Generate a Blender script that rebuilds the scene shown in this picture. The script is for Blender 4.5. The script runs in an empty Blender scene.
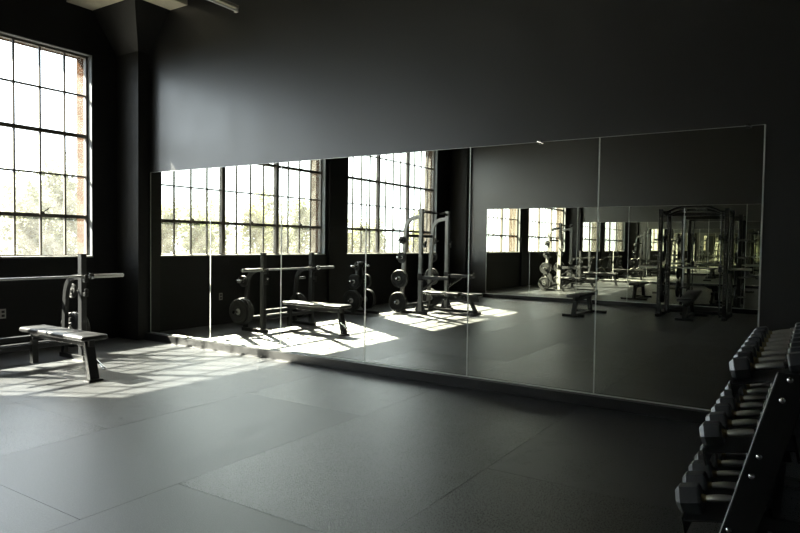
import bpy, bmesh, math, random
from mathutils import Vector, Matrix
random.seed(7)
scene = bpy.context.scene
C = scene.collection

# ------------------------------------------------------------------ camera
cam_d = bpy.data.cameras.new('camera')
cam_d.sensor_width = 36.0
cam_d.lens = 28.68
cam = bpy.data.objects.new('camera', cam_d)
C.objects.link(cam)
RT = Vector((0.8381, 0.5454, 0.0139)).normalized()
FW = Vector((-0.5446, 0.8379, -0.0361)).normalized()
UP = RT.cross(FW).normalized()
M = Matrix((RT, UP, -FW)).transposed().to_4x4()
M.translation = Vector((8.425, -5.752, 1.436))
cam.matrix_world = M
scene.camera = cam

# ------------------------------------------------------------------ world, sun, exposure
w = bpy.data.worlds.new('World')
scene.world = w
w.use_nodes = True
bg = w.node_tree.nodes['Background']
bg.inputs['Color'].default_value = (0.86, 0.965, 1.11, 1)
bg.inputs['Strength'].default_value = 3.6
sun_d = bpy.data.lights.new('sun', 'SUN')
sun_d.energy = 56.0
sun_d.color = (1.0, 0.955, 0.84)
sun_d.angle = math.radians(0.7)
sun = bpy.data.objects.new('sun', sun_d)
C.objects.link(sun)
SUN = Vector((1.0, 0.60, -1.08)).normalized()
sun.rotation_euler = (-SUN).to_track_quat('Z', 'Y').to_euler()
sun.location = (-20, -10, 25)

vs = scene.view_settings
vs.view_transform = 'Standard'
vs.look = 'None'
vs.gamma = 1.0
vs.use_curve_mapping = False
vs.exposure = 0.7
cy = scene.cycles
cy.max_bounces = 24
cy.glossy_bounces = 20
cy.diffuse_bounces = 4
cy.transmission_bounces = 8
cy.transparent_max_bounces = 24
cy.blur_glossy = 0.2
cy.sample_clamp_indirect = 8.0
cy.use_denoising = True

# ------------------------------------------------------------------ materials
def mat(name, col, rough=0.5, metal=0.0, spec=0.5, bump=0.0, bscale=60.0, var=0.0, vscale=8.0, rvar=0.0):
    m = bpy.data.materials.new(name)
    m.use_nodes = True
    nt = m.node_tree
    b = nt.nodes['Principled BSDF']
    b.inputs['Base Color'].default_value = (*col, 1)
    b.inputs['Roughness'].default_value = rough
    b.inputs['Metallic'].default_value = metal
    b.inputs['Specular IOR Level'].default_value = spec
    tc = nt.nodes.new('ShaderNodeTexCoord')
    if var or rvar:
        n = nt.nodes.new('ShaderNodeTexNoise')
        n.inputs['Scale'].default_value = vscale
        n.inputs['Detail'].default_value = 5
        nt.links.new(tc.outputs['Object'], n.inputs['Vector'])
        if var:
            r = nt.nodes.new('ShaderNodeMapRange')
            r.inputs['From Min'].default_value = 0.3
            r.inputs['From Max'].default_value = 0.7
            r.inputs['To Min'].default_value = 1 - var
            r.inputs['To Max'].default_value = 1 + var
            nt.links.new(n.outputs['Fac'], r.inputs['Value'])
            mx = nt.nodes.new('ShaderNodeMix')
            mx.data_type = 'RGBA'
            mx.blend_type = 'MULTIPLY'
            mx.inputs['Factor'].default_value = 1
            mx.inputs['A'].default_value = (*col, 1)
            nt.links.new(r.outputs['Result'], mx.inputs['B'])
            nt.links.new(mx.outputs['Result'], b.inputs['Base Color'])
        if rvar:
            r2 = nt.nodes.new('ShaderNodeMapRange')
            r2.inputs['From Min'].default_value = 0.3
            r2.inputs['From Max'].default_value = 0.7
            r2.inputs['To Min'].default_value = max(0.02, rough - rvar)
            r2.inputs['To Max'].default_value = min(1, rough + rvar)
            nt.links.new(n.outputs['Fac'], r2.inputs['Value'])
            nt.links.new(r2.outputs['Result'], b.inputs['Roughness'])
    if bump:
        nb = nt.nodes.new('ShaderNodeTexNoise')
        nb.inputs['Scale'].default_value = bscale
        nb.inputs['Detail'].default_value = 3
        nt.links.new(tc.outputs['Object'], nb.inputs['Vector'])
        bp = nt.nodes.new('ShaderNodeBump')
        bp.inputs['Strength'].default_value = bump
        bp.inputs['Distance'].default_value = 0.01
        nt.links.new(nb.outputs['Fac'], bp.inputs['Height'])
        nt.links.new(bp.outputs['Normal'], b.inputs['Normal'])
    return m

M_WALL = mat('black_satin_paint', (0.0045, 0.0045, 0.0043), 0.37, 0, 0.58, 0.05, 14, 0.12, 2.0, 0.03)
M_WINWALL = mat('black_wall_paint', (0.005, 0.0053, 0.006), 0.55, 0, 0.3, 0.15, 25)
M_RUBBER = mat('rubber_flooring', (0.0125, 0.0138, 0.0157), 0.35, 0, 1.0, 0.22, 170, 0.3, 3.0, 0.015)
def per_piece(m, amt):
    nt = m.node_tree
    b = nt.nodes['Principled BSDF']
    oi = nt.nodes.new('ShaderNodeObjectInfo')
    for sock, lo, hi, op in (('Base Color', 1 - amt, 1 + amt, 'c'), ('Roughness', -0.035, 0.035, 'r')):
        src = b.inputs[sock].links[0].from_socket
        r = nt.nodes.new('ShaderNodeMapRange')
        r.inputs['To Min'].default_value = lo
        r.inputs['To Max'].default_value = hi
        nt.links.new(oi.outputs['Random'], r.inputs['Value'])
        if op == 'c':
            mx = nt.nodes.new('ShaderNodeMix')
            mx.data_type = 'RGBA'
            mx.blend_type = 'MULTIPLY'
            mx.inputs['Factor'].default_value = 1
            nt.links.new(src, mx.inputs['A'])
            nt.links.new(r.outputs['Result'], mx.inputs['B'])
            nt.links.new(mx.outputs['Result'], b.inputs[sock])
        else:
            ad = nt.nodes.new('ShaderNodeMath')
            nt.links.new(src, ad.inputs[0])
            nt.links.new(r.outputs['Result'], ad.inputs[1])
            nt.links.new(ad.outputs[0], b.inputs[sock])
per_piece(M_RUBBER, 0.14)
def speckle(m, scale, amt, ramt):
    nt = m.node_tree
    b = nt.nodes['Principled BSDF']
    tc = nt.nodes.new('ShaderNodeTexCoord')
    n = nt.nodes.new('ShaderNodeTexNoise')
    n.inputs['Scale'].default_value = scale
    n.inputs['Detail'].default_value = 2
    nt.links.new(tc.outputs['Object'], n.inputs['Vector'])
    for sock, lo, hi, op in (('Base Color', 1 - amt, 1 + amt, 'MULTIPLY'), ('Roughness', -ramt, ramt, 'ADD')):
        src = b.inputs[sock].links[0].from_socket
        r = nt.nodes.new('ShaderNodeMapRange')
        r.inputs['From Min'].default_value = 0.35
        r.inputs['From Max'].default_value = 0.65
        r.inputs['To Min'].default_value = lo
        r.inputs['To Max'].default_value = hi
        nt.links.new(n.outputs['Fac'], r.inputs['Value'])
        if sock == 'Base Color':
            mx = nt.nodes.new('ShaderNodeMix')
            mx.data_type = 'RGBA'
            mx.blend_type = 'MULTIPLY'
            mx.inputs['Factor'].default_value = 1
            nt.links.new(src, mx.inputs['A'])
            nt.links.new(r.outputs['Result'], mx.inputs['B'])
            nt.links.new(mx.outputs['Result'], b.inputs[sock])
        else:
            ad = nt.nodes.new('ShaderNodeMath')
            nt.links.new(src, ad.inputs[0])
            nt.links.new(r.outputs['Result'], ad.inputs[1])
            nt.links.new(ad.outputs[0], b.inputs[sock])
speckle(M_RUBBER, 130.0, 0.45, 0.09)
M_WALL.node_tree.nodes['Principled BSDF'].inputs['IOR'].default_value = 1.85
M_RUBBER.node_tree.nodes['Principled BSDF'].inputs['IOR'].default_value = 1.9
M_SLAB = mat('dark_subfloor', (0.02, 0.021, 0.023), 0.45)
M_PLINTH = mat('black_plinth_paint', (0.006, 0.006, 0.006), 0.42, 0, 0.5)
M_CREAM = mat('cream_concrete', (0.62, 0.58, 0.47), 0.7, 0, 0.3, 0.3, 12, 0.12, 6)
M_COLUMN = mat('black_column_paint', (0.008, 0.008, 0.008), 0.5, 0, 0.4, 0.2, 18)
M_CEIL = mat('grey_ceiling_paint', (0.09, 0.088, 0.08), 0.8)
M_MIRROR = mat('mirror_silver', (0.92, 0.93, 0.845), 0.0, 1.0)
M_EDGE = mat('mirror_edge_metal', (0.6, 0.62, 0.58), 0.4, 0.4)
M_FRAME = mat('steel_window_frame', (0.09, 0.08, 0.07), 0.5, 0.0, 0.4)
M_LINING = mat('pale_reveal_paint', (0.12, 0.13, 0.138), 0.6, 0, 0.4, 0.3, 20, 0.15, 9)
M_SILL = mat('pale_sill_paint', (0.4, 0.4, 0.37), 0.6)
M_DARK = mat('black_powder_coat', (0.009, 0.0095, 0.010), 0.38, 0, 0.5, 0.05, 300)
M_GREY = mat('grey_powder_coat', (0.24, 0.24, 0.235), 0.36, 0.35, 0.5, 0.05, 300)
M_GUN = mat('gunmetal_powder_coat', (0.03, 0.031, 0.033), 0.34, 0.3, 0.5, 0.05, 300)
M_CHROME = mat('chrome', (0.72, 0.72, 0.71), 0.16, 1.0)
M_STEEL = mat('brushed_steel', (0.55, 0.55, 0.54), 0.3, 1.0, 0.5, 0.08, 220)
M_BRASS = mat('yellowed_steel_collar', (0.52, 0.45, 0.28), 0.3, 1.0)
M_VINYL = mat('black_vinyl', (0.02, 0.02, 0.021), 0.36, 0, 0.5, 0.12, 90)
M_PLATE = mat('black_rubber_plate', (0.008, 0.0085, 0.009), 0.5, 0, 0.5)
M_HEX = mat('hex_rubber', (0.045, 0.048, 0.052), 0.3, 0, 1.0, 0.08, 120)
M_SATIN = mat('satin_chrome', (0.9, 0.9, 0.88), 0.28, 1.0)
M_EDGEPAINT = mat('pale_edge', (0.85, 0.86, 0.85), 0.45)
M_PLASTIC = mat('black_plastic', (0.012, 0.012, 0.012), 0.4)
M_WHITE = mat('white_plastic', (0.75, 0.74, 0.7), 0.4)
M_GROUND = mat('pale_outdoor_paving', (0.10, 0.095, 0.085), 0.9, 0, 0.2, 0.2, 4, 0.15, 0.8)
M_BARK = mat('bark', (0.12, 0.09, 0.06), 0.9, 0, 0.2, 0.5, 30)
M_BOARD = mat('white_board', (0.7, 0.7, 0.66), 0.6)
M_TUBE = mat('lamp_tube_glass', (0.85, 0.85, 0.82), 0.25)

def brick_mat():
    m = bpy.data.materials.new('orange_brick')
    m.use_nodes = True
    nt = m.node_tree
    b = nt.nodes['Principled BSDF']
    b.inputs['Roughness'].default_value = 0.95
    b.inputs['Specular IOR Level'].default_value = 0.0
    tc = nt.nodes.new('ShaderNodeTexCoord')
    sx = nt.nodes.new('ShaderNodeSeparateXYZ')
    nt.links.new(tc.outputs['Object'], sx.inputs[0])
    ad = nt.nodes.new('ShaderNodeMath')
    ad.operation = 'ADD'
    nt.links.new(sx.outputs['X'], ad.inputs[0])
    nt.links.new(sx.outputs['Y'], ad.inputs[1])
    cx = nt.nodes.new('ShaderNodeCombineXYZ')
    nt.links.new(ad.outputs[0], cx.inputs[0])
    nt.links.new(sx.outputs['Z'], cx.inputs[1])
    bt = nt.nodes.new('ShaderNodeTexBrick')
    bt.inputs['Color1'].default_value = (0.042, 0.022, 0.0125, 1)
    bt.inputs['Color2'].default_value = (0.034, 0.017, 0.010, 1)
    bt.inputs['Mortar'].default_value = (0.04, 0.031, 0.024, 1)
    bt.inputs['Scale'].default_value = 1.0
    bt.inputs['Brick Width'].default_value = 0.22
    bt.inputs['Row Height'].default_value = 0.076
    bt.inputs['Mortar Size'].default_value = 0.008
    nt.links.new(cx.outputs[0], bt.inputs['Vector'])
    nt.links.new(bt.outputs['Color'], b.inputs['Base Color'])
    return m
M_BRICK = brick_mat()

def glass_mat():
    m = bpy.data.materials.new('dusty_window_glass')
    m.use_nodes = True
    nt = m.node_tree
    nt.nodes.remove(nt.nodes['Principled BSDF'])
    out = nt.nodes['Material Output']
    tr = nt.nodes.new('ShaderNodeBsdfTransparent')
    tr.inputs['Color'].default_value = (0.95, 0.96, 0.93, 1)
    gl = nt.nodes.new('ShaderNodeBsdfGlossy')
    gl.inputs['Roughness'].default_value = 0.02
    tl = nt.nodes.new('ShaderNodeBsdfTranslucent')
    tl.inputs['Color'].default_value = (0.9, 0.88, 0.8, 1)
    lw = nt.nodes.new('ShaderNodeLayerWeight')
    lw.inputs['Blend'].default_value = 0.5
    pw_ = nt.nodes.new('ShaderNodeMath')
    pw_.operation = 'POWER'
    pw_.inputs[1].default_value = 5.0
    nt.links.new(lw.outputs['Facing'], pw_.inputs[0])
    fr = nt.nodes.new('ShaderNodeMath')
    fr.operation = 'MULTIPLY_ADD'
    fr.inputs[1].default_value = 0.75
    fr.inputs[2].default_value = 0.03
    nt.links.new(pw_.outputs[0], fr.inputs[0])
    m1 = nt.nodes.new('ShaderNodeMixShader')
    tc = nt.nodes.new('ShaderNodeTexCoord')
    n = nt.nodes.new('ShaderNodeTexNoise')
    n.inputs['Scale'].default_value = 3.0
    n.inputs['Detail'].default_value = 6
    nt.links.new(tc.outputs['Object'], n.inputs['Vector'])
    r = nt.nodes.new('ShaderNodeMapRange')
    r.inputs['From Min'].default_value = 0.3
    r.inputs['From Max'].default_value = 0.75
    r.inputs['To Min'].default_value = 0.008
    r.inputs['To Max'].default_value = 0.03
    nt.links.new(n.outputs['Fac'], r.inputs['Value'])
    m2 = nt.nodes.new('ShaderNodeMixShader')
    nt.links.new(r.outputs['Result'], m2.inputs['Fac'])
    nt.links.new(tr.outputs[0], m2.inputs[1])
    nt.links.new(tl.outputs[0], m2.inputs[2])
    nt.links.new(fr.outputs[0], m1.inputs['Fac'])
    nt.links.new(m2.outputs[0], m1.inputs[1])
    nt.links.new(gl.outputs[0], m1.inputs[2])
    nt.links.new(m1.outputs[0], out.inputs['Surface'])
    return m
M_GLASS = glass_mat()

def leaf_mat(name, col):
    m = bpy.data.materials.new(name)
    m.use_nodes = True
    nt = m.node_tree
    nt.nodes.remove(nt.nodes['Principled BSDF'])
    out = nt.nodes['Material Output']
    d = nt.nodes.new('ShaderNodeBsdfDiffuse')
    t = nt.nodes.new('ShaderNodeBsdfTranslucent')
    d.inputs['Color'].default_value = (*col, 1)
    t.inputs['Color'].default_value = (col[0] * 1.2, col[1] * 1.25, col[2], 1)
    mx = nt.nodes.new('ShaderNodeMixShader')
    mx.inputs['Fac'].default_value = 0.5
    nt.links.new(d.outputs[0], mx.inputs[1])
    nt.links.new(t.outputs[0], mx.inputs[2])
    nt.links.new(mx.outputs[0], out.inputs['Surface'])
    return m
M_LEAF = [leaf_mat('sage_leaves', (0.14, 0.15, 0.105)), leaf_mat('yellow_green_leaves', (0.17, 0.165, 0.09)),
          leaf_mat('grey_green_leaves', (0.165, 0.165, 0.13))]

# ------------------------------------------------------------------ mesh helpers
class MB:
    def __init__(s):
        s.v = []
        s.f = []
    def add(s, vs, fs):
        n = len(s.v)
        s.v += [Vector(a) for a in vs]
        s.f += [tuple(i + n for i in f) for f in fs]
        return s
    def box(s, x0, x1, y0, y1, z0, z1):
        vs = [(x, y, z) for x in (x0, x1) for y in (y0, y1) for z in (z0, z1)]
        return s.add(vs, [(0, 1, 3, 2), (4, 6, 7, 5), (0, 4, 5, 1), (2, 3, 7, 6), (0, 2, 6, 4), (1, 5, 7, 3)])
    def beam(s, a, b, wd, dp, side=(0, 1, 0)):
        # rectangular bar from a to b; wd is measured along side, dp across it
        a, b = Vector(a), Vector(b)
        d = (b - a).normalized()
        sd = Vector(side)
        sd = (sd - d * sd.dot(d)).normalized()
        u = d.cross(sd)
        vs = [p + sd * (i * wd / 2) + u * (j * dp / 2) for p in (a, b) for i, j in ((-1, -1), (1, -1), (1, 1), (-1, 1))]
        return s.add(vs, [(3, 2, 1, 0), (4, 5, 6, 7), (0, 1, 5, 4), (1, 2, 6, 5), (2, 3, 7, 6), (3, 0, 4, 7)])
    def tube(s, pts, r, n=10, rect=None, side=(0, 1, 0)):
        pts = [Vector(q) for q in pts]
        rings = []
        for i, q in enumerate(pts):
            d = (pts[min(i + 1, len(pts) - 1)] - pts[max(i - 1, 0)]).normalized()
            sd = Vector(side)
            if abs(sd.dot(d)) > 0.95:
                sd = Vector((0, 0, 1)) if abs(d.z) < 0.9 else Vector((1, 0, 0))
            sd = (sd - d * sd.dot(d)).normalized()
            u = d.cross(sd)
            if rect:
                rings.append([q + sd * (a * rect[0] / 2) + u * (b * rect[1] / 2) for a, b in ((-1, -1), (1, -1), (1, 1), (-1, 1))])
            else:
                rings.append([q + (sd * math.cos(t) + u * math.sin(t)) * r for t in [2 * math.pi * k / n for k in range(n)]])
        m = len(rings[0])
        vs = [p for rg in rings for p in rg]
        fs = [(i * m + k, i * m + (k + 1) % m, (i + 1) * m + (k + 1) % m, (i + 1) * m + k) for i in range(len(rings) - 1) for k in range(m)]
        fs += [tuple(range(m))[::-1], tuple((len(rings) - 1) * m + k for k in range(m))]
        return s.add(vs, fs)
    def lathe(s, org, axis, prof, n=24):
        # prof: list of (distance along axis, radius)
        o, ax = Vector(org), Vector(axis).normalized()
        sd = ax.orthogonal().normalized()
        u = ax.cross(sd)
        vs, fs = [], []
        for h, r in prof:
            for k in range(n):
                t = 2 * math.pi * (k + 0.5) / n
                vs.append(o + ax * h + (sd * math.cos(t) + u * math.sin(t)) * max(r, 1e-4))
        for i in range(len(prof) - 1):
            for k in range(n):
                fs.append((i * n + k, i * n + (k + 1) % n, (i + 1) * n + (k + 1) % n, (i + 1) * n + k))
        fs += [tuple(range(n))[::-1], tuple((len(prof) - 1) * n + k for k in range(n))]
        return s.add(vs, fs)
    def prism(s, poly, axis, a, b):
        # poly in the two remaining axes, extruded along axis from a to b
        def P(q, h):
            return {'x': (h, q[0], q[1]), 'y': (q[0], h, q[1]), 'z': (q[0], q[1], h)}[axis]
        n = len(poly)
        vs = [P(q, a) for q in poly] + [P(q, b) for q in poly]
        return s.add(vs, [tuple(range(n))[::-1], tuple(range(n, 2 * n))] + [(i, (i + 1) % n, n + (i + 1) % n, n + i) for i in range(n)])
    def mesh(s, name, m, off=Vector((0, 0, 0)), smooth=False):
        me = bpy.data.meshes.new(name)
        me.from_pydata([tuple(q - off) for q in s.v], [], s.f)
        bm = bmesh.new()
        bm.from_mesh(me)
        bmesh.ops.recalc_face_normals(bm, faces=bm.faces)
        if smooth:
            for f in bm.faces:
                f.smooth = True
            for e in bm.edges:
                if len(e.link_faces) == 2 and e.calc_face_angle(0) > math.radians(38):
                    e.smooth = False
        bm.to_mesh(me)
        bm.free()
        me.materials.append(m)
        return me
    def build(s, name, m, parent=None, smooth=False, bevel=0.0):
        off = parent.matrix_basis.translation if parent else Vector((0, 0, 0))
        if parent and parent.parent:
            off = off + parent.parent.matrix_basis.translation
        o = bpy.data.objects.new(name, s.mesh(name, m, off, smooth))
        C.objects.link(o)
        o.parent = parent
        if bevel:
            bv = o.modifiers.new('bevel', 'BEVEL')
            bv.width = bevel
            bv.segments = 2
            bv.limit_method = 'ANGLE'
            bv.angle_limit = math.radians(40)
        return o

def tag(o, label=None, cat=None, group=None, kind=None):
    if label: o['label'] = label
    if cat: o['category'] = cat
    if group: o['group'] = group
    if kind: o['kind'] = kind
    return o

def thing(name, label, cat, loc, group=None, kind=None):
    o = bpy.data.objects.new(name, None)
    C.objects.link(o)
    o.empty_display_size = 0.1
    o.location = loc
    return tag(o, label, cat, group, kind)

def struct(name, mb, m, bevel=0.0):
    return tag(mb.build(name, m, None, False, bevel), None, None, None, 'structure')

def child(name, mesh, parent, loc=(0, 0, 0)):
    o = bpy.data.objects.new(name, mesh)
    C.objects.link(o)
    o.parent = parent
    o.location = loc
    return o

def copy_tree(root, loc, rot=None, label=None):
    r = root.copy()
    C.objects.link(r)
    r.location = loc
    if rot: r.rotation_euler = rot
    if label: r['label'] = label
    for ch in list(root.children):
        c = ch.copy()
        C.objects.link(c)
        c.parent = r
        for g in ch.children:
            d = g.copy()
            C.objects.link(d)
            d.parent = c
    return r

ORD = ['first', 'second', 'third', 'fourth', 'fifth', 'sixth', 'seventh', 'eighth', 'ninth', 'tenth', 'eleventh', 'twelfth', 'thirteenth', 'fourteenth', 'fifteenth', 'sixteenth']

# ------------------------------------------------------------------ room shell
WX = -0.14          # inner face of the window wall
GX = -0.257         # glass plane
YB = -10.15          # opposite mirror plane
ZC = 4.80
XR = 11.0
W1 = (-4.54, -0.56)
W2 = (-9.20, -5.30)
ZS, ZT = 1.18, 4.01

floor = struct('floor', MB().box(-0.53, XR + 0.2, YB - 0.2, 0.21, -0.15, -0.004), M_SLAB)
# rubber mats laid in strips that run away from the windows' wall line
edges = [-0.14, 1.27, 2.62, 3.97, 5.315, 6.70, 8.04, 9.39, XR]
k = 0
mats = {}
for i in range(len(edges) - 1):
    offs = [0.0, -1.2, -0.5, -1.5, -0.9, -2.04, -0.4, -1.0][i]
    ys = [0.0]
    y = offs if offs < -0.3 else -2.44
    while y > YB + 0.3:
        ys.append(y)
        y -= 2.44
    ys.append(YB)
    for j in range(len(ys) - 1):
        key = (round(edges[i + 1] - edges[i], 3), round(ys[j] - ys[j + 1], 3))
        lx, ly = key[0] / 2 - 0.0014, key[1] / 2 - 0.0014
        if key not in mats:
            mats[key] = MB().box(-lx, lx, -ly, ly, -0.0035, 0).mesh('rubber_mat', M_RUBBER)
        o = child('rubber_mat', mats[key], floor, ((edges[i] + edges[i + 1]) / 2, (ys[j] + ys[j + 1]) / 2, -0.0004 * random.random()))
        k += 1

struct('ceiling', MB().box(-0.53, XR + 0.2, YB - 0.2, 0.21, ZC, ZC + 0.2), M_CEIL)
struct('wall_far', MB().box(-0.53, XR + 0.2, 0.008, 0.21, -0.01, ZC), M_WALL)
struct('wall_near', MB().box(-0.53, XR + 0.2, YB - 0.2, YB - 0.008, -0.01, ZC), M_WALL)
struct('wall_right', MB().box(XR, XR + 0.2, YB, 0.008, -0.01, ZC), M_WALL)

def wall_pieces(x0, x1):
    b = MB()
    ya, yb = YB - 0.008, 0.008
    b.box(x0, x1, ya, yb, -0.012, ZS)
    b.box(x0, x1, ya, yb, ZT, ZC)
    for a, c in ((ya, W2[0]), (W2[1], W1[0]), (W1[1], yb)):
        b.box(x0, x1, a, c, ZS, ZT)
    return b
struct('wall_left', wall_pieces(-0.30, WX), M_WINWALL)
struct('wall_exterior', wall_pieces(-0.53, -0.30), M_BRICK)

# columns in the two corners by the windows, with flared capital and drop panel
def column(name, y_wall, sgn, xc, yd, cap):
    b = MB()
    y1 = y_wall + sgn * yd
    b.box(WX, xc, min(y_wall, y1), max(y_wall, y1), 0, 4.09)
    xa, ya = 0.82, y_wall + sgn * 0.56
    vs = [(WX, y_wall, 4.09), (xc, y_wall, 4.09), (xc, y1, 4.09), (WX, y1, 4.09),
          (WX, y_wall, 4.63), (xa + xc - 0.36, y_wall, 4.63), (xa + xc - 0.36, ya, 4.63), (WX, ya, 4.63)]
    b.add(vs, [(3, 2, 1, 0), (4, 5, 6, 7), (0, 1, 5, 4), (1, 2, 6, 5), (2, 3, 7, 6), (3, 0, 4, 7)])
    o = struct(name, b, M_COLUMN)
    d = MB()
    y2 = y_wall + sgn * 0.93
    d.box(WX, 1.18, min(y_wall, y2), max(y_wall, y2), 4.63, ZC)
    d.build('drop_panel', M_CREAM, o)
    return o
column('trim_1', 0.008, -1, 0.36, 0.19, True)
column('trim_2', YB - 0.008, 1, 0.36, 0.19, True)
struct('trim_3', MB().box(WX, WX + 0.05, -5.22, -4.63, 0, ZC), M_WINWALL)
struct('baseboard_far', MB().box(0.36, 8.09, -0.085, 0.008, 0, 0.098).box(0.36, 8.09, -0.094, -0.085, 0, 0.012), M_PLINTH, 0.003)
struct('baseboard_near', MB().box(0.36, 8.40, YB - 0.008, YB + 0.085, 0, 0.098), M_PLINTH, 0.003)

# ------------------------------------------------------------------ steel windows
def window(name, y0, y1):
    root = thing(name, None, None, (GX, (y0 + y1) / 2, ZS), None, 'structure')
    f = MB()
    fx0, fx1 = GX - 0.03, GX + 0.03
    fw = 0.04
    f.box(fx0, fx1, y0, y1, ZS, ZS + fw).box(fx0, fx1, y0, y1, ZT - fw, ZT)
    f.box(fx0, fx1, y0, y0 + fw, ZS + fw, ZT - fw).box(fx0, fx1, y1 - fw, y1, ZS + fw, ZT - fw)
    f.build('window_frame', M_FRAME, root)
    sec = (y1 - y0) / 3
    row = (ZT - ZS) / 5
    for i in (1, 2):
        y = y0 + sec * i
        MB().box(GX - 0.035, GX + 0.045, y - 0.037, y + 0.037, ZS + fw, ZT - fw).build('mullion', M_FRAME, root)
    thick = {1, 3}
    for s in range(3):
        a, c = y0 + sec * s, y0 + sec * (s + 1)
        for j in range(1, 5):
            h = 0.025 if j in thick else 0.0115
            z = ZS + row * j
            d = 0.028 if j in thick else 0.016
            MB().box(GX - d, GX + d, a + 0.037, c - 0.037, z - h, z + h).build('transom_bar' if j in thick else 'glazing_bar', M_FRAME, root)
        for i in range(1, 4):
            y = a + sec * i / 4
            MB().box(GX - 0.014, GX + 0.014, y - 0.0115, y + 0.0115, ZS + fw, ZT - fw).build('glazing_bar', M_FRAME, root)
        y = (a + c) / 2
        z = ZS + row + 0.024
        l = MB().box(GX + 0.028, GX + 0.05, y - 0.03, y + 0.03, z - 0.02, z + 0.03)
        l.tube([(GX + 0.045, y, z + 0.01), (GX + 0.07, y + 0.05, z + 0.05), (GX + 0.075, y + 0.09, z + 0.09)], 0.008, 6)
        l.build('latch', M_FRAME, root)
    pw, ph = sec / 4, row
    pane = MB().box(-0.002, 0.002, -pw / 2 + 0.004, pw / 2 - 0.004, -ph / 2 + 0.004, ph / 2 - 0.004).mesh('pane', M_GLASS)
    for i in range(12):
        for j in range(5):
            child('pane', pane, root, (0, y0 + pw * (i + 0.5) - (y0 + y1) / 2, ph * (j + 0.5)))
    # lining of the reveal and sill
    for y in (y0, y1):
        s = 1 if y == y0 else -1
        MB().box(GX + 0.03, WX + 0.004, min(y, y + s * 0.012), max(y, y + s * 0.012), ZS + 0.025, ZT).build('jamb_lining', M_LINING, root)
    MB().box(GX + 0.03, WX + 0.004, y0, y1, ZT - 0.012, ZT).build('head_lining', M_LINING, root)
    MB().box(GX + 0.03, WX + 0.015, y0, y1, ZS, ZS + 0.022).build('window_sill', M_SILL, root, False, 0.004)
    return root
window('window_1', *W1)
window('window_2', *W2)

# ------------------------------------------------------------------ wall mirrors
Z0, Z1 = 0.10, 2.405
def wall_mirror(name, label, x0, pw, n, yf, sgn):
    # sgn = direction in which the mirror faces
    root = thing(name, label, 'mirror', (x0 + pw * n / 2, yf, Z0))
    pm = MB().box(-pw / 2 + 0.002, pw / 2 - 0.002, min(0, -sgn * 0.007), max(0, -sgn * 0.007), 0.003, Z1 - Z0 - 0.003).mesh('mirror_panel', M_MIRROR)
    for i in range(n):
        child('mirror_panel', pm, root, (pw * (i + 0.5) - pw * n / 2, 0, 0))
    ya, yb = sorted((yf - sgn * 0.007, yf + sgn * 0.004))
    for i in range(n + 1):
        x = x0 + pw * i
        wd = 0.0055
        MB().box(x - wd, x + wd, ya, yb, Z0, Z1).build('seam_strip', M_EDGE, root)
    MB().box(x0, x0 + pw * n, ya, yb, Z1 - 0.002, Z1 + 0.0015).build('top_channel', M_EDGE, root)
    MB().box(x0, x0 + pw * n, *sorted((yf - sgn * 0.007, yf + sgn * 0.012)), Z0 - 0.002, Z0 + 0.006).build('bottom_channel', M_EDGE, root)
    return root
m1 = wall_mirror('wall_mirror', 'long floor-level mirror of six panels on the dark wall facing the camera', 0.39, 1.28, 6, 0.0, -1)
m2 = wall_mirror('wall_mirror', 'second long wall mirror behind the benches, seen only in reflection', 0.90, 1.25, 6, YB, 1)
for x in (6.233, 7.952):  # short slanted chrome dashes across the mirror's top edge
    b = MB().box(x - 0.012, x + 0.012, -0.010, 0.008, Z1 - 0.02, Z1 + 0.012).tube([(x - 0.025, -0.012, Z1 + 0.01), (x + 0.03, -0.012, Z1 - 0.012)], 0.006, 8)
    b.build('top_edge_dash', M_CHROME, m1)

# ------------------------------------------------------------------ gym equipment helpers
def arc(p0, p1, p2, n=8):
    # quadratic curve, p1 is the control corner
    p0, p1, p2 = Vector(p0), Vector(p1), Vector(p2)
    return [p0 * (1 - t) ** 2 + p1 * 2 * t * (1 - t) + p2 * t * t for t in [i / n for i in range(n + 1)]]

def pad(x0, x1, y0, y1, z0, z1, inset=0.02):
    # upholstered pad with rounded corners
    b = MB()
    r = 0.028
    def ring(d, z):
        out = []
        for cx_, cy_, a0 in ((x1 - r, y1 - r, 0), (x0 + r, y1 - r, 90), (x0 + r, y0 + r, 180), (x1 - r, y0 + r, 270)):
            for q in range(5):
                a = math.radians(a0 + q * 22.5)
                out.append((cx_ + (r - d) * math.cos(a), cy_ + (r - d) * math.sin(a), z))
        return out
    rings = [ring(0.012, z0), ring(0, z0 + 0.012), ring(0, z1 - 0.02), ring(0.006, z1 - 0.008), ring(0.02, z1)]
    n = 20
    vs = [p for rg in rings for p in rg]
    fs = [(i * n + q, i * n + (q + 1) % n, (i + 1) * n + (q + 1) % n, (i + 1) * n + q) for i in range(4) for q in range(n)]
    fs += [tuple(range(n))[::-1], tuple(4 * n + q for q in range(n))]
    return b.add(vs, fs)

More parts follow.
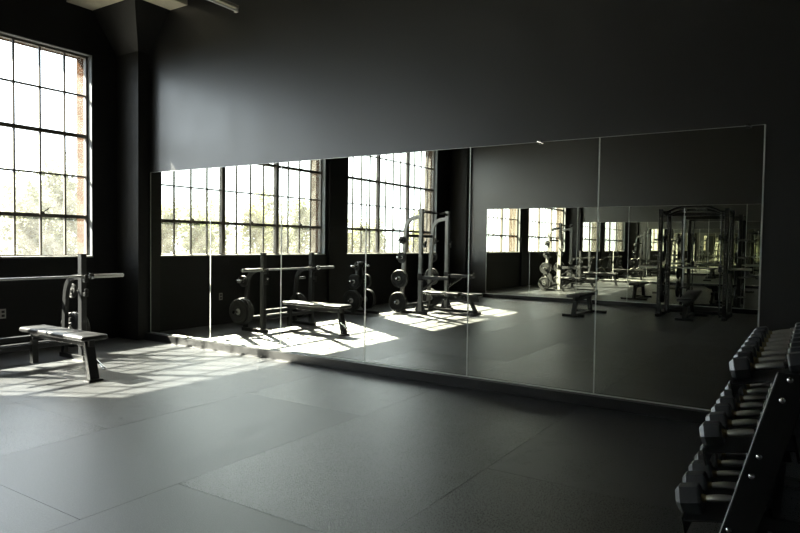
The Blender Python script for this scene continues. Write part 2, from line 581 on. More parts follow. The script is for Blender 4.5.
plate_meshes = {}
def weight_plate(loc, r, t, label, group, tilt=0.0, mate=None):
    # plate whose axis lies along y; loc is its centre
    key = (round(r, 3), round(t, 3))
    if key not in plate_meshes:
        h = t / 2
        body = MB().lathe((0, 0, 0), (0, 1, 0), [(-h * 0.55, 0.026), (-h * 0.55, r * 0.30), (-h * 0.9, r * 0.34), (-h * 0.9, r * 0.38), (-h * 0.45, r * 0.42), (-h * 0.45, r * 0.80),
            (-h, r * 0.84), (-h, r * 0.96), (-h * 0.6, r), (h * 0.6, r), (h, r * 0.96), (h, r * 0.84), (h * 0.45, r * 0.80), (h * 0.45, r * 0.42), (h * 0.9, r * 0.38), (h * 0.9, r * 0.34), (h * 0.55, r * 0.30), (h * 0.55, 0.026)], 32)
        hub = MB().lathe((0, 0, 0), (0, 1, 0), [(-h * 0.8, 0.026), (-h * 0.8, r * 0.25), (h * 0.8, r * 0.25), (h * 0.8, 0.026)], 24)
        # raised arcs between hub and rim: the three hand grips
        grip = MB()
        for a0 in (20, 140, 260):
            for q in range(5):
                a, b_ = math.radians(a0 + q * 16), math.radians(a0 + q * 16 + 16)
                r0, r1 = r * 0.50, r * 0.72
                pts = [(r0, a), (r1, a), (r1, b_), (r0, b_)]
                for s in (1, -1):
                    vs = [(rr * math.cos(aa), s * hh, rr * math.sin(aa)) for hh in (h * 0.40, h * 0.72) for rr, aa in pts]
                    grip.add(vs, [(3, 2, 1, 0), (4, 5, 6, 7), (0, 1, 5, 4), (1, 2, 6, 5), (2, 3, 7, 6), (3, 0, 4, 7)])
        plate_meshes[key] = (body.mesh('disc', M_PLATE, smooth=True), hub.mesh('hub', M_STEEL, smooth=True), grip.mesh('grip_ring', M_PLATE))
    o = thing('weight_plate', label, 'weight plate', loc, group)
    o.rotation_euler = (0, random.uniform(0, 6.28), 0)
    bm_, hm, gm = plate_meshes[key]
    child('disc', bm_, o)
    child('hub', hm, o)
    child('grip_ring', gm, o)['kind'] = 'stuff'
    return o

def barbell(x, y_hi, y_lo, z, label):
    L = y_hi - y_lo
    root = thing('barbell', label, 'barbell', (x, (y_hi + y_lo) / 2, z))
    MB().tube([(x, y_lo + 0.41, z), (x, y_hi - 0.41, z)], 0.0145, 14).build('shaft', M_STEEL, root, True)
    for s, y in ((-1, y_hi), (1, y_lo)):
        MB().lathe((x, y, z), (0, s, 0), [(0, 0.016), (0, 0.022), (0.004, 0.025), (0.41, 0.025), (0.41, 0.014)], 18).build('sleeve', M_STEEL, root, True)
        MB().lathe((x, y + s * 0.40, z), (0, s, 0), [(0, 0.02), (0, 0.037), (0.03, 0.037), (0.034, 0.02)], 18).build('collar', M_CHROME, root, True)
    return root

def holes(x, y, z0, z1, step, axis, r=0.011):
    b = MB()
    z = z0
    while z < z1:
        if axis == 'x':
            b.lathe((x, y, z), (1, 0, 0), [(-0.0008, r), (0.0008, r)], 10)
        else:
            b.lathe((x, y, z), (0, 1, 0), [(-0.0008, r), (0.0008, r)], 10)
        z += step
    return b

# ------------------------------------------------------------------ bench press station by the first window
BX, YN, YF = 1.158, -1.48, -2.63
YM = (YN + YF) / 2
bp = thing('bench_press_station', 'dark flat bench press with two uprights under the window', 'weight bench', (1.4, YM, 0))
for y in (YN, YF):
    up = MB().box(BX - 0.038, BX + 0.038, y - 0.032, y + 0.032, 0.0, 1.255).build('upright', M_GUN, bp, False, 0.006)
    MB().box(BX - 0.040, BX + 0.040, y - 0.034, y + 0.034, 1.25, 1.262).build('end_cap', M_PLASTIC, up)
    hb = MB()
    for z in (1.10, 1.16, 1.21, 0.92, 0.86, 0.72, 0.66):
        hb.lathe((BX + 0.0385, y, z), (1, 0, 0), [(-0.001, 0.011), (0.001, 0.011)], 10)
    hb.build('adjustment_hole', M_PLASTIC, up)['kind'] = 'stuff'
    # curved rear support
    pts = [(BX - 0.03, y, 0.985)] + arc((1.06, y, 0.985), (0.83, y, 0.985), (0.81, y, 0.74), 8) + [(0.79, y, 0.5), (0.77, y, 0.04)]
    MB().tube(pts, 0, rect=(0.05, 0.062)).build('curved_support', M_DARK, bp, True)
    # bar hooks
    for z in (0.955, 0.79):
        s = 1
        MB().box(BX + 0.036, BX + 0.095, y - 0.022, y + 0.022, z - 0.03, z + 0.015).box(BX + 0.082, BX + 0.098, y - 0.022, y + 0.022, z + 0.015, z + 0.06).build('bar_hook', M_DARK, bp, False, 0.004)
    MB().box(0.72, 1.24, y - 0.04, y + 0.04, 0.0, 0.055).build('base_rail', M_DARK, bp, False, 0.005)
    o_ = 1 if y == YN else -1
    for z, l in ((0.80, 0.20), (0.32, 0.26)):
        MB().lathe((0.80, y + o_ * 0.025, z), (0, o_, 0), [(0, 0.03), (0.012, 0.03), (0.012, 0.024), (l, 0.024), (l, 0.012)], 16).build('plate_peg', M_CHROME, bp, True)
for x, z, t in ((1.15, 0.335, 0.05), (1.17, 0.235, 0.05), (0.80, 0.20, 0.05)):
    MB().beam((x, YF + 0.03, z), (x, YN - 0.03, z), 0.07, t, (1, 0, 0)).build('cross_member', M_GUN, bp, False, 0.004)
pad(1.14, 2.37, YM - 0.145, YM + 0.145, 0.415, 0.465).build('bench_pad', M_VINYL, bp, True)
MB().box(1.17, 2.31, YM - 0.03, YM + 0.03, 0.345, 0.41).build('bench_beam', M_DARK, bp, False, 0.005)
MB().beam((1.19, YM, 0.05), (1.19, YM, 0.38), 0.06, 0.06).build('rear_leg', M_DARK, bp)
leg = MB().beam((2.235, YM, 0.40), (2.335, YM, 0.015), 0.10, 0.055).build('front_leg', M_DARK, bp, False, 0.005)
MB().box(2.285, 2.385, YM - 0.075, YM + 0.075, 0, 0.018).build('foot_bar', M_DARK, bp, False, 0.004)
MB().tube([(2.30, YM + 0.05, 0.20), (2.40, YM + 0.06, 0.14)], 0.012, 8).lathe((2.40, YM + 0.06, 0.14), (0.07, 0.01, -0.05), [(0, 0.012), (0.01, 0.02), (0.03, 0.02), (0.04, 0.008)], 12).build('pull_handle', M_CHROME, leg, True)
barbell(1.213, -0.984, -3.159, 1.0 - 0.005, 'steel barbell racked on the bench press under the window')
G = 'plates stored on the bench press'
weight_plate((0.80, YN + 0.080, 0.80), 0.09, 0.03, 'small black plate on upper peg of bench press, near mirror', G)
weight_plate((0.80, YN + 0.070, 0.32), 0.215, 0.05, 'large black plate on lower bench press peg, against the support', G)
weight_plate((0.80, YN + 0.125, 0.32), 0.215, 0.05, 'middle of three large black plates on lower bench press peg', G)
weight_plate((0.80, YN + 0.178, 0.32), 0.20, 0.045, 'outermost large black plate on lower bench press peg', G)
weight_plate((0.80, YF - 0.070, 0.32), 0.215, 0.05, 'large black plate on the far side of the bench press', G)

# ------------------------------------------------------------------ plate tree between the two stations
TX, TY = 0.72, -4.62
pt = thing('plate_tree', 'black upright plate tree between bench press and half rack', 'weight rack', (TX, TY, 0))
for s in (-1, 1):
    MB().beam((TX - 0.02, TY + s * 0.20, 0.05), (TX - 0.02, TY + s * 0.045, 1.02), 0.05, 0.06, (0, 1, 0)).build('side_post', M_DARK, pt, False, 0.004)
    MB().box(TX - 0.30, TX + 0.32, TY + s * 0.20 - 0.035, TY + s * 0.20 + 0.035, 0, 0.055).build('base_rail', M_DARK, pt, False, 0.005)
MB().box(TX - 0.06, TX + 0.02, TY - 0.075, TY + 0.075, 1.0, 1.055).build('top_cap', M_PLASTIC, pt, False, 0.006)
for z, hw in ((0.285, 0.16), (0.655, 0.105)):
    MB().box(TX - 0.045, TX + 0.005, TY - hw, TY + hw, z - 0.03, z + 0.03).build('cross_brace', M_DARK, pt)
tier = [(0.965, 0.055, 0.085, 0.028), (0.66, 0.105, 0.145, 0.04), (0.285, 0.165, 0.205, 0.05)]
GT = 'plates on the plate tree'
tn = ['top', 'middle', 'bottom']
for i, (z, hw, r, t) in enumerate(tier):
    for s in (-1, 1):
        MB().lathe((TX, TY + s * hw * 0.9, z), (0, s, 0), [(0, 0.03), (0.03, 0.03), (0.03, 0.0235), (0.24, 0.0235), (0.245, 0.015)], 16).build('plate_peg', M_CHROME, pt, True)
        side = 'toward the mirror' if s == 1 else 'toward the half rack'
        for q in range(2 if (i > 0) else 1):
            yy = TY + s * (hw * 0.9 + 0.045 + t / 2 + q * (t + 0.004))
            nm = ('small', 'medium', 'large')[i]
            pos = '' if i == 0 else (' inner' if q == 0 else ' outer')
            weight_plate((TX, yy, z), r, t, f'{nm}{pos} black plate on {tn[i]} peg of plate tree, {side}', GT)

# ------------------------------------------------------------------ half rack by the second window
HX, HN, HF = 1.70, -5.37, -6.47
HM = (HN + HF) / 2
hr = thing('half_rack', 'grey half rack with curved rear supports beside the plate tree', 'power rack', (1.5, HM, 0))
for y in (HN, HF):
    up = MB().box(HX - 0.04, HX + 0.04, y - 0.035, y + 0.035, 0.0, 2.13).build('upright', M_GREY, hr, False, 0.006)
    MB().box(HX - 0.043, HX + 0.043, y - 0.038, y + 0.038, 2.10, 2.15).build('end_cap', M_GREY, up, False, 0.004)
    holes(HX + 0.0405, y, 0.5, 2.05, 0.075, 'x', 0.012).build('adjustment_hole', M_PLASTIC, up)['kind'] = 'stuff'
    hk = MB()
    for q in range(16):
        z = 0.95 + q * 0.068
        hk.box(HX + 0.040, HX + 0.066, y - 0.012, y + 0.012, z, z + 0.03)
    hk.box(HX + 0.0395, HX + 0.043, y - 0.012, y + 0.012, 0.93, 2.03).build('hook_strip', M_GUN, up)
    pts = [(HX - 0.03, y, 1.985)] + arc((1.58, y, 1.975), (1.35, y, 1.955), (1.33, y, 1.72), 8) + [(1.30, y, 1.2), (1.27, y, 0.6), (1.24, y, 0.05)]
    MB().tube(pts, 0, rect=(0.06, 0.07)).build('curved_support', M_GREY, hr, True)
    MB().box(1.10, 1.86, y - 0.04, y + 0.04, 0, 0.06).build('base_rail', M_DARK, hr, False, 0.005)
    gs = MB().prism([(HX + 0.03, 0.06), (HX + 0.13, 0.06), (HX + 0.03, 0.30)], 'y', y - 0.012, y + 0.012).prism([(HX - 0.03, 0.06), (HX - 0.13, 0.06), (HX - 0.03, 0.30)], 'y', y - 0.012, y + 0.012)
    gs.build('gusset', M_DARK, hr)
    # spotter arm
    arm = MB().box(HX + 0.035, 2.36, y - 0.028, y + 0.028, 0.715, 0.785).build('spotter_arm', M_GUN, hr, False, 0.004)
    MB().box(HX - 0.05, HX + 0.055, y - 0.045, y + 0.045, 0.69, 0.83).build('arm_bracket', M_DARK, arm, False, 0.004)
    MB().beam((HX + 0.03, y, 0.50), (HX + 0.36, y, 0.715), 0.03, 0.035).build('arm_strut', M_DARK, arm)
    MB().box(2.335, 2.365, y - 0.028, y + 0.028, 0.785, 0.83).build('arm_stop', M_GUN, arm)
    # bar catch
    MB().box(HX + 0.035, HX + 0.11, y - 0.03, y + 0.03, 1.36, 1.43).box(HX + 0.09, HX + 0.115, y - 0.03, y + 0.03, 1.43, 1.49).build('bar_hook', M_DARK, hr, False, 0.004)
    s = 1 if y == HN else -1
    for z, xx in ((1.505, 1.315), (1.15, 1.297), (0.71, 1.275), (0.23, 1.25)):
        MB().lathe((xx, y + s * 0.02, z), (0, s, 0), [(0, 0.034), (0.022, 0.034), (0.022, 0.024), (0.24, 0.024), (0.245, 0.014)], 16).build('plate_peg', M_CHROME, hr, True)
MB().tube([(HX, HF, 2.06), (HX, HF + 0.15, 2.085), (HX, HN - 0.15, 2.085), (HX, HN, 2.06)], 0.02, 12).build('pull_up_bar', M_DARK, hr, True)
MB().tube([(HX, HF + 0.33, 2.085), (HX + 0.12, HF + 0.33, 2.10)], 0.016, 10).build('pull_up_grip', M_DARK, hr, True)
MB().tube([(HX, HN - 0.33, 2.085), (HX + 0.12, HN - 0.33, 2.10)], 0.016, 10).build('pull_up_grip', M_DARK, hr, True)
for x, z in ((1.245, 0.14), (1.315, 1.60)):
    MB().beam((x, HF, z), (x, HN, z), 0.05, 0.06, (1, 0, 0)).build('cross_member', M_DARK, hr, False, 0.004)
GH = 'plates stored on the half rack'
hp = [(1.505, 1.315, 0.085, 0.03, 'smallest'), (1.15, 1.297, 0.115, 0.035, 'small'), (0.71, 1.275, 0.185, 0.045, 'medium'), (0.23, 1.25, 0.205, 0.05, 'large')]
pn = ['top', 'second', 'third', 'lowest']
for i, (z, xx, r, t, nm) in enumerate(hp):
    weight_plate((xx, HN + 0.075 + t / 2, z), r, t, f'{nm} black plate on {pn[i]} half rack peg, toward the plate tree', GH)
    weight_plate((xx, HF - 0.075 - t / 2, z), r, t, f'{nm} black plate on {pn[i]} half rack peg, on the far side', GH)
for i in (2, 3):
    z, xx, r, t, nm = hp[i]
    weight_plate((xx, HN + 0.08 + t * 1.5, z), r, t, f'outer {nm} black plate on {pn[i]} half rack peg, toward the plate tree', GH)

# adjustable bench inside the half rack
def adjustable_bench(name, label, org, ang, back_tilt, m_frame):
    root = thing(name, label, 'weight bench', org)
    c, s = math.cos(ang), math.sin(ang)
    def T(b):
        for q in b.v:
            x, y = q.x, q.y
            q.x, q.y = org[0] + x * c - y * s, org[1] + x * s + y * c
        return b
    # local: x runs from head (0) to seat end (1.3)
    bk = pad(0.0, 0.90, -0.14, 0.14, 0.375, 0.435)
    hinge = Vector((0.90, 0, 0.375))
    for q in bk.v:
        dx, dz = q.x - hinge.x, q.z - hinge.z
        q.x = hinge.x + dx * math.cos(back_tilt) + dz * math.sin(back_tilt)
        q.z = hinge.z - dx * math.sin(back_tilt) + dz * math.cos(back_tilt)
    T(bk).build('back_pad', M_VINYL, root, True)
    T(pad(0.93, 1.33, -0.14, 0.14, 0.375, 0.435)).build('seat_pad', M_VINYL, root, True)
    T(MB().box(0.25, 1.28, -0.03, 0.03, 0.27, 0.335)).build('spine_beam', m_frame, root, False, 0.005)
    hz = 0.375 + 0.62 * math.sin(back_tilt)
    T(MB().beam((0.34, 0, hz - 0.02), (0.62, 0, 0.30), 0.04, 0.035)).build('back_strut', m_frame, root)
    T(MB().beam((1.20, 0, 0.375), (1.22, 0, 0.30), 0.08, 0.1)).beam
    T(MB().box(1.0, 1.26, -0.05, 0.05, 0.335, 0.376)).build('seat_bracket', m_frame, root)
    T(MB().box(0.78, 0.92, -0.05, 0.05, 0.335, 0.376)).build('hinge_bracket', m_frame, root)
    T(MB().beam((1.10, 0, 0.29), (1.24, 0, 0.04), 0.08, 0.06)).build('front_leg', m_frame, root, False, 0.004)
    T(MB().beam((0.45, 0, 0.29), (0.12, 0, 0.05), 0.06, 0.06)).build('rear_leg', m_frame, root, False, 0.004)
    T(MB().beam((0.15, 0, 0.06), (1.2, 0, 0.06), 0.05, 0.05)).build('base_beam', m_frame, root)
    T(MB().box(1.19, 1.27, -0.17, 0.17, 0, 0.05)).build('front_foot', m_frame, root, False, 0.004)
    T(MB().box(0.06, 0.14, -0.26, 0.26, 0, 0.05)).build('rear_foot', m_frame, root, False, 0.004)
    T(MB().tube([(0.60, -0.07, 0.30), (0.60, 0.07, 0.30)], 0.014, 8)).build('adjustment_pin', M_CHROME, root, True)
    return root
adjustable_bench('adjustable_bench', 'adjustable bench lying flat inside the grey half rack', (1.45, HM - 0.02, 0), 0.0, 0.0, M_DARK)

# ------------------------------------------------------------------ flat utility bench on the open floor
fb = thing('flat_bench', 'lone flat bench on T-shaped feet between half rack and cage', 'weight bench', (4.36, -7.6, 0))
X_, Ya, Yb = 4.36, -6.92, -8.22
pad(X_ - 0.14, X_ + 0.14, Yb, Ya, 0.385, 0.45).build('bench_pad', M_VINYL, fb, True)
MB().box(X_ - 0.03, X_ + 0.03, Yb + 0.08, Ya - 0.08, 0.315, 0.386).build('spine_beam', M_GUN, fb, False, 0.005)
for y, hw, dy in ((Ya - 0.06, 0.20, 0.14), (Yb + 0.06, 0.32, -0.14)):
    MB().beam((X_, y - dy, 0.33), (X_, y, 0.04), 0.09, 0.06, (1, 0, 0)).build('leg', M_GUN, fb, False, 0.004)
    MB().box(X_ - hw, X_ + hw, y - 0.035, y + 0.035, 0, 0.05).build('foot_bar', M_DARK, fb, False, 0.004)
    for s in (-1, 1):
        MB().box(X_ + s * hw - 0.02, X_ + s * hw + 0.02, y - 0.038, y + 0.038, 0, 0.053).build('rubber_foot', M_PLASTIC, fb)
MB().beam((X_, Ya - 0.06, 0.03), (X_, Yb + 0.06, 0.03), 0.05, 0.04, (1, 0, 0)).build('base_beam', M_GUN, fb)

# ------------------------------------------------------------------ smith cage against the opposite mirror
SX0, SX1, SYF, SYR, SH = 5.73, 6.96, -8.32, -9.22, 2.21
sm = thing('smith_machine', 'tall black cage machine with guided bar and arched pull-up top', 'gym machine', ((SX0 + SX1) / 2, (SYF + SYR) / 2, 0))
SXM = (SX0 + SX1) / 2
for x in (SX0, SX1):
    s = -1 if x == SX0 else 1
    for y in (SYF, SYR):
        up = MB().box(x - 0.04, x + 0.04, y - 0.045, y + 0.045, 0.0, SH).build('upright', M_DARK, sm, False, 0.006)
        holes(x, y + 0.046, 0.3, 2.1, 0.06, 'y', 0.011).build('adjustment_hole', M_CHROME, up)['kind'] = 'stuff'
        MB().box(x - 0.055, x + 0.055, y - 0.06, y + 0.06, 0.0, 0.09).build('foot_bracket', M_GUN, up, False, 0.004)
        MB().box(x - 0.045, x + 0.045, y - 0.05, y + 0.05, SH - 0.1, SH + 0.012).build('end_cap', M_GUN, up, False, 0.004)
    MB().box(x - 0.04, x + 0.04, SYR - 0.1, SYF + 0.16, 0, 0.06).build('base_rail', M_DARK, sm, False, 0.005)
    MB().beam((x, SYR, SH - 0.06), (x, SYF, SH - 0.06), 0.05, 0.07, (1, 0, 0)).build('top_rail', M_DARK, sm)
    MB().beam((x, SYR, 0.95), (x, SYF, 0.95), 0.04, 0.05, (1, 0, 0)).build('side_rail', M_DARK, sm)
    xg = x - s * 0.11
    MB().tube([(xg, SYF - 0.12, 0.07), (xg, SYF - 0.12, SH - 0.05)], 0.015, 12).build('guide_rod', M_GUN, sm, True)
    MB().beam((xg, SYF - 0.12, 0.06), (x, SYF - 0.12, 0.06), 0.05, 0.05).build('rod_bracket', M_DARK, sm)
    MB().beam((xg, SYF - 0.12, SH - 0.07), (x, SYF - 0.12, SH - 0.07), 0.05, 0.05).build('rod_bracket', M_DARK, sm)
    MB().box(xg - 0.035, xg + 0.035, SYF - 0.16, SYF - 0.08, 0.95, 1.09).build('bar_carriage', M_GUN, sm, False, 0.005)
    MB().box(x - 0.03, x + 0.03, SYF + 0.04, SYF + 0.13, 1.56, 1.62).box(x - 0.03, x + 0.03, SYF + 0.11, SYF + 0.135, 1.62, 1.68).build('bar_hook', M_DARK, sm, False, 0.004)
    MB().tube([(x - s * 0.05, SYF, 1.645), (x - s * 0.15, SYF, 1.645)], 0.02, 10).lathe((x - s * 0.12, SYF, 1.645), (1, 0, 0), [(-0.018, 0.03), (-0.018, 0.062), (0.018, 0.062), (0.018, 0.03)], 16).build('pulley', M_PLASTIC, sm, True)
    # plate horns on the rear uprights
    for z in (1.60, 1.24, 0.83, 0.42):
        MB().lathe((x + s * 0.04, SYR, z), (s, 0, 0), [(0, 0.035), (0.02, 0.035), (0.02, 0.024), (0.27, 0.024), (0.275, 0.014)], 14).build('plate_peg', M_CHROME, sm, True)
# arched pull-up bars
def arch(y, z0, z1, name):
    pts = [(SX0 + 0.03, y, z0)] + arc((SX0 + 0.12, y, z0), (SX0 + 0.30, y, z1), (SX0 + 0.42, y, z1), 5) + arc((SX1 - 0.42, y, z1), (SX1 - 0.30, y, z1), (SX1 - 0.12, y, z0), 5) + [(SX1 - 0.03, y, z0)]
    MB().tube(pts, 0.024, 12).build(name, M_DARK, sm, True)
arch(SYF, SH - 0.05, SH + 0.055, 'pull_up_bar')
arch(SYF - 0.30, SH - 0.09, SH - 0.0, 'pull_up_bar')
for x in (SXM - 0.18, SXM + 0.02, SXM + 0.2):
    MB().tube([(x, SYF, SH + 0.05), (x, SYF - 0.30, SH - 0.0)], 0.016, 8).build('pull_up_grip', M_DARK, sm, True)
MB().beam((SX0, SYR, SH - 0.06), (SX1, SYR, SH - 0.06), 0.06, 0.07, (0, 1, 0)).build('rear_top_beam', M_DARK, sm)
MB().beam((SX0, SYR, 0.05), (SX1, SYR, 0.05), 0.06, 0.06, (0, 1, 0)).build('rear_base_beam', M_DARK, sm)
bar = MB().tube([(SXM - 0.68, SYF - 0.12, 1.02), (SXM + 0.68, SYF - 0.12, 1.02)], 0.016, 14).build('guided_bar', M_SATIN, sm, True)
for s in (-1, 1):
    MB().lathe((SXM + s * 0.68, SYF - 0.12, 1.02), (s, 0, 0), [(0, 0.02), (0, 0.036), (0.03, 0.036), (0.03, 0.025), (0.38, 0.025), (0.385, 0.015)], 16).build('sleeve', M_SATIN, bar, True)
MB().tube([(6.17, SYF - 0.02, 0.62), (6.17, SYF - 0.02, SH + 0.03)], 0.004, 6).build('pulley_cable', M_STEEL, sm)
MB().tube([(6.08, SYF - 0.02, 0.61), (6.26, SYF - 0.02, 0.61)], 0.014, 10).build('cable_handle', M_DARK, sm, True)
GS = 'plates stored on the cage machine'
def side_plate(x, z, r, t, label):
    o = weight_plate((x, SYR, z), r, t, label, GS)
    o.rotation_euler = (0, 0, math.pi / 2)
for x, s, nm in ((SX0, -1, 'toward the lone flat bench'), (SX1, 1, 'toward the dumbbell side')):
    for z, r, t, sz in ((1.60, 0.085, 0.03, 'smallest'), (1.24, 0.11, 0.035, 'small'), (0.83, 0.17, 0.045, 'medium'), (0.42, 0.205, 0.05, 'large')):
        side_plate(x + s * (0.075 + t / 2), z, r, t, f'{sz} black plate on cage machine rear upright, {nm}')
adjustable_bench('adjustable_bench', 'black adjustable bench with raised back inside the tall cage machine', (6.33, -8.93, 0), math.pi / 2, math.radians(7), M_DARK)

# ------------------------------------------------------------------ dumbbell rack on the right
RY0, RY1 = -2.87, -1.27
TILT = math.radians(12)
def front_x(z): return 8.1354 + (z - 0.2674) * 0.2677
rk = thing('dumbbell_rack', 'black three-tier dumbbell rack with slanted end posts', 'dumbbell rack', (8.4, (RY0 + RY1) / 2, 0))
for yi, y in enumerate((RY0, RY1)):
    ya, yb = (y - 0.05, y) if yi == 0 else (y, y + 0.05)
    fx = front_x
    post = MB().prism([(fx(0.0), 0.0), (fx(0.0) + 0.12, 0.0), (fx(0.96) + 0.115, 0.96), (fx(0.96), 0.96)], 'y', ya, yb).build('end_post', M_DARK, rk, False, 0.003)
    # pale strip along the front edge of the post
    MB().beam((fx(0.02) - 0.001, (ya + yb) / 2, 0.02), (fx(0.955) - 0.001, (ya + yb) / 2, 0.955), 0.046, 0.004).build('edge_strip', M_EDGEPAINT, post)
    for x, z in ((8.362, 0.9367), (8.3386, 0.8552), (8.268, 0.6229), (8.2443, 0.5412), (8.1709, 0.3078), (8.147, 0.226)):
        yo = ya if yi == 0 else yb
        s = -1 if yi == 0 else 1
        MB().lathe((x, yo, z), (0, s, 0), [(0, 0.011), (0.003, 0.011), (0.006, 0.008), (0.008, 0.003)], 12).build('bolt', M_CHROME, post, True)
    MB().beam((fx(0.9) + 0.10, (ya + yb) / 2, 0.90), (8.74, (ya + yb) / 2, 0.03), 0.04, 0.06).build('rear_leg', M_DARK, rk, False, 0.003)
    MB().beam((fx(0.36) + 0.08, (ya + yb) / 2, 0.36), (8.60, (ya + yb) / 2, 0.36), 0.03, 0.05).build('side_brace', M_DARK, rk)
    MB().box(8.02, 8.80, ya, yb, 0, 0.045).build('foot_rail', M_DARK, rk, False, 0.003)
def rot_t(v, c):
    dx, dz = v.x - c[0], v.z - c[1]
    return Vector((c[0] + dx * math.cos(TILT) - dz * math.sin(TILT), v.y, c[1] + dx * math.sin(TILT) + dz * math.cos(TILT)))
tiers = [(8.285, 0.958, 0.050, 0.075, 'top'), (8.190, 0.665, 0.056, 0.085, 'middle'), (8.118, 0.370, 0.066, 0.10, 'bottom')]
for tx, tz, r, hl, nm in tiers:
    ap = r * math.cos(math.pi / 6)
    zs = tz - ap
    b = MB()
    b.box(tx - 0.135, tx + 0.20, RY0, RY1, zs - 0.006, zs)
    b.box(tx - 0.143, tx - 0.135, RY0, RY1, zs - 0.055, zs + 0.012)
    b.box(tx + 0.19, tx + 0.20, RY0, RY1, zs - 0.05, zs + 0.06)
    b.v = [rot_t(q, (tx, tz)) for q in b.v]
    b.build('shelf', M_DARK, rk)
    br = MB().box(tx + 0.05, tx + 0.17, RY0, RY1, zs - 0.045, zs - 0.006)
    br.v = [rot_t(q, (tx, tz)) for q in br.v]
    br.build('shelf_beam', M_DARK, rk)

def hex_head(sgn, x_in, x_out, r):
    b = MB()
    prof = [(x_in, r * 0.78), (x_in + 0.006, r * 0.97), (x_in + 0.010, r), (x_out - 0.020, r), (x_out - 0.017, r * 0.97), (x_out, r * 0.70)]
    o, ax = Vector((0, 0, 0)), Vector((sgn, 0, 0))
    vs, fs = [], []
    for h, q in prof:
        for kk in range(6):
            t = math.pi / 3 * kk
            vs.append((sgn * h, q * math.cos(t), q * math.sin(t)))
    for i in range(len(prof) - 1):
        for kk in range(6):
            fs.append((i * 6 + kk, i * 6 + (kk + 1) % 6, (i + 1) * 6 + (kk + 1) % 6, (i + 1) * 6 + kk))
    fs += [tuple(range(6))[::-1], tuple((len(prof) - 1) * 6 + kk for kk in range(6))]
    b.add(vs, fs)
    return b
def make_dumbbell(r, hl, loc, label, group):
    root = thing('dumbbell', label, 'dumbbell', loc, group)
    g = 0.068
    for s in (-1, 1):
        hd = child('head', hex_head(s, g, g + hl, r).mesh('head', M_HEX), root)
        # round cap set into the end face
        child('end_cap', MB().lathe((s * (g + hl - 0.001), 0, 0), (s, 0, 0), [(0, r * 0.46), (0.0025, r * 0.44)], 20).mesh('end_cap', M_PLATE, smooth=True), hd)
        child('collar', MB().lathe((s * (g - 0.018), 0, 0), (s, 0, 0), [(0, 0.013), (0.002, 0.0165), (0.008, 0.0165), (0.010, 0.013), (0.012, 0.019), (0.019, 0.019)], 16).mesh('collar', M_BRASS if s < 0 else M_CHROME, smooth=True), root)
    hm = MB().lathe((-g, 0, 0), (1, 0, 0), [(0, 0.0125), (0.018, 0.0125), (0.024, 0.0145), (0.05, 0.0165), (0.068, 0.0172), (0.086, 0.0165), (0.112, 0.0145), (0.118, 0.0125), (0.136, 0.0125)], 18)
    child('handle', hm.mesh('handle', M_SATIN, smooth=True), root)
    root.rotation_euler = (0, -TILT, 0)
    return root
for tx, tz, r, hl, nm in tiers:
    proto = None
    n = 8
    for i in range(n):
        y = -2.76 + i * (0.178 if nm != 'middle' else 0.186)
        lab = f'black hex dumbbell with steel handle, {ORD[i]} from the near end of the {nm} rack tier'
        if proto is None:
            proto = make_dumbbell(r, hl, (tx, y, tz + 0.0005), lab, 'hex dumbbells on the rack')
        else:
            copy_tree(proto, (tx, y, tz + 0.0005), None, lab)

# ------------------------------------------------------------------ small fittings
ol = thing('wall_outlet', 'small pale wall socket below the first window', 'outlet', (WX, -1.76, 0.48))
MB().box(WX, WX + 0.008, -1.76 - 0.036, -1.76 + 0.036, 0.42, 0.54).build('cover_plate', M_SILL, ol, False, 0.002)
for z in (0.455, 0.505):
    MB().box(WX + 0.008, WX + 0.012, -1.76 - 0.018, -1.76 + 0.018, z - 0.016, z + 0.016).build('socket', M_PLASTIC, ol)

lt = thing('tube_light', 'narrow ceiling tube light near the corner column', 'light fixture', (2.48, -1.5, ZC))
LX, LZ, LY0, LY1 = 2.48, 4.24, -0.30, -2.7
MB().box(LX - 0.035, LX + 0.035, LY1, LY0, LZ, LZ + 0.035).build('housing', M_CREAM, lt, False, 0.003)
MB().tube([(LX, LY1 + 0.03, LZ - 0.025), (LX, LY0 - 0.03, LZ - 0.025)], 0.014, 12).build('lamp_tube', M_TUBE, lt, True)
for y in (LY1, LY0 - 0.03):
    MB().box(LX - 0.025, LX + 0.025, y, y + 0.03, LZ - 0.045, LZ + 0.002).build('lamp_holder', M_WHITE, lt, False, 0.003)
for y in (-0.9, -2.1):
    MB().tube([(LX, y, LZ + 0.034), (LX, y, ZC)], 0.006, 8).build('hanger_rod', M_DARK, lt, True)

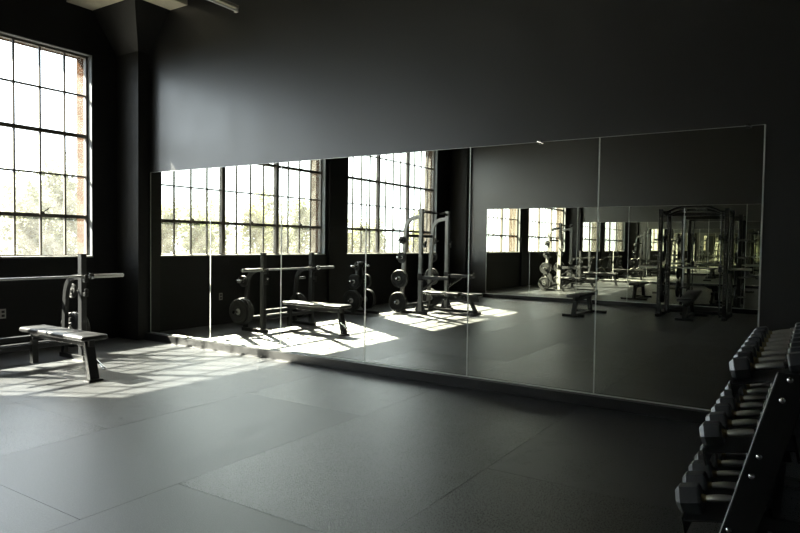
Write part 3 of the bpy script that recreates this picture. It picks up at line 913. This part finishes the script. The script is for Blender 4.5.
# ------------------------------------------------------------------ outside the windows
struct('ground', MB().box(-60, -0.53, -70, 45, -0.2, -0.02), M_GROUND)
def shrub(x, y, h, wd, mi, label, name='shrub'):
    root = thing(name, label, 'shrub' if name == 'shrub' else 'tree', (x, y, -0.02), 'greenery outside the windows')
    b = MB()
    rnd = random.Random(int(x * 131 + y * 977))
    n = int(1500 * min(2.4, h * wd / 4))
    lobes = [(rnd.uniform(-0.2, 0.2) * wd, rnd.uniform(-0.28, 0.28) * wd, h * rnd.uniform(0.15, 0.78), rnd.uniform(0.16, 0.24) * wd) for _ in range(12)]
    for _ in range(n):
        lx, ly, lz, lr = rnd.choice(lobes)
        d = Vector((rnd.gauss(0, 1), rnd.gauss(0, 1), rnd.gauss(0, 1))).normalized() * (lr * rnd.random() ** 0.4)
        c_ = Vector((x + lx + d.x, y + ly + d.y, max(0.1, min(h, lz + d.z * 1.9))))
        u = Vector((rnd.gauss(0, 1), rnd.gauss(0, 1), rnd.gauss(0, 1))).normalized()
        v = u.orthogonal().normalized()
        s = rnd.uniform(0.06, 0.13)
        b.add([c_ - u * s, c_ + v * s * 0.45, c_ + u * s, c_ - v * s * 0.45], [(0, 1, 2, 3)])
    b.build('foliage', M_LEAF[mi], root)
    t = MB()
    for q in range(4):
        a = rnd.uniform(0, 6.28)
        t.tube([(x, y, -0.02), (x + 0.1 * math.cos(a), y + 0.1 * math.sin(a), h * 0.3), (x + 0.14 * wd * math.cos(a), y + 0.14 * wd * math.sin(a), h * 0.6)], 0.03, 6)
    t.build('stems', M_BARK, root)
    return root
kinds = ['grey-green wispy shrub', 'yellow-green bushy hedge shrub', 'pale feathery shrub']
spots = []
for i, yy in enumerate([5.0, 3.2, 1.4] + [-5.2 - 1.75 * k for k in range(13)]):
    spots.append((-8.2 - (i % 3) * 0.5, yy, [2.6, 3.1, 2.4, 3.5, 2.8][i % 5], [1.75, 1.85, 1.7][i % 3], [1, 2, 0][i % 3]))
for q, (x, y, h, wd, mi) in enumerate(spots):
    if y > 0:
        where = f'seen directly through the window, {ORD[q]} from the right'
    else:
        where = f'outside the windows in the mirror, {ORD[q - 3]} from the left'
    shrub(x, y, h, wd, mi, f'{kinds[mi]} {where}')
for q, (x, y, h) in enumerate(((-12.0, -11.5, 4.9), (-12.5, -16.0, 4.3), (-12.0, 5.0, 4.4))):
    shrub(x, y, h, 3.2, 2, ['taller pale tree behind the middle of the first window in reflection', 'taller pale tree behind the right of the first window in reflection', 'taller pale tree behind the hedge seen directly through the window'][q], 'tree')
sg = thing('sign_board', 'white board outside the first window, seen in the mirror', 'sign', (-7.0, -8.3, -0.02))
MB().box(-7.03, -6.97, -8.62, -8.05, 1.02, 1.62).build('board', M_BOARD, sg)
for y in (-8.55, -8.12):
    MB().box(-7.03, -6.98, y - 0.03, y + 0.03, -0.02, 1.05).build('post', M_BOARD, sg)
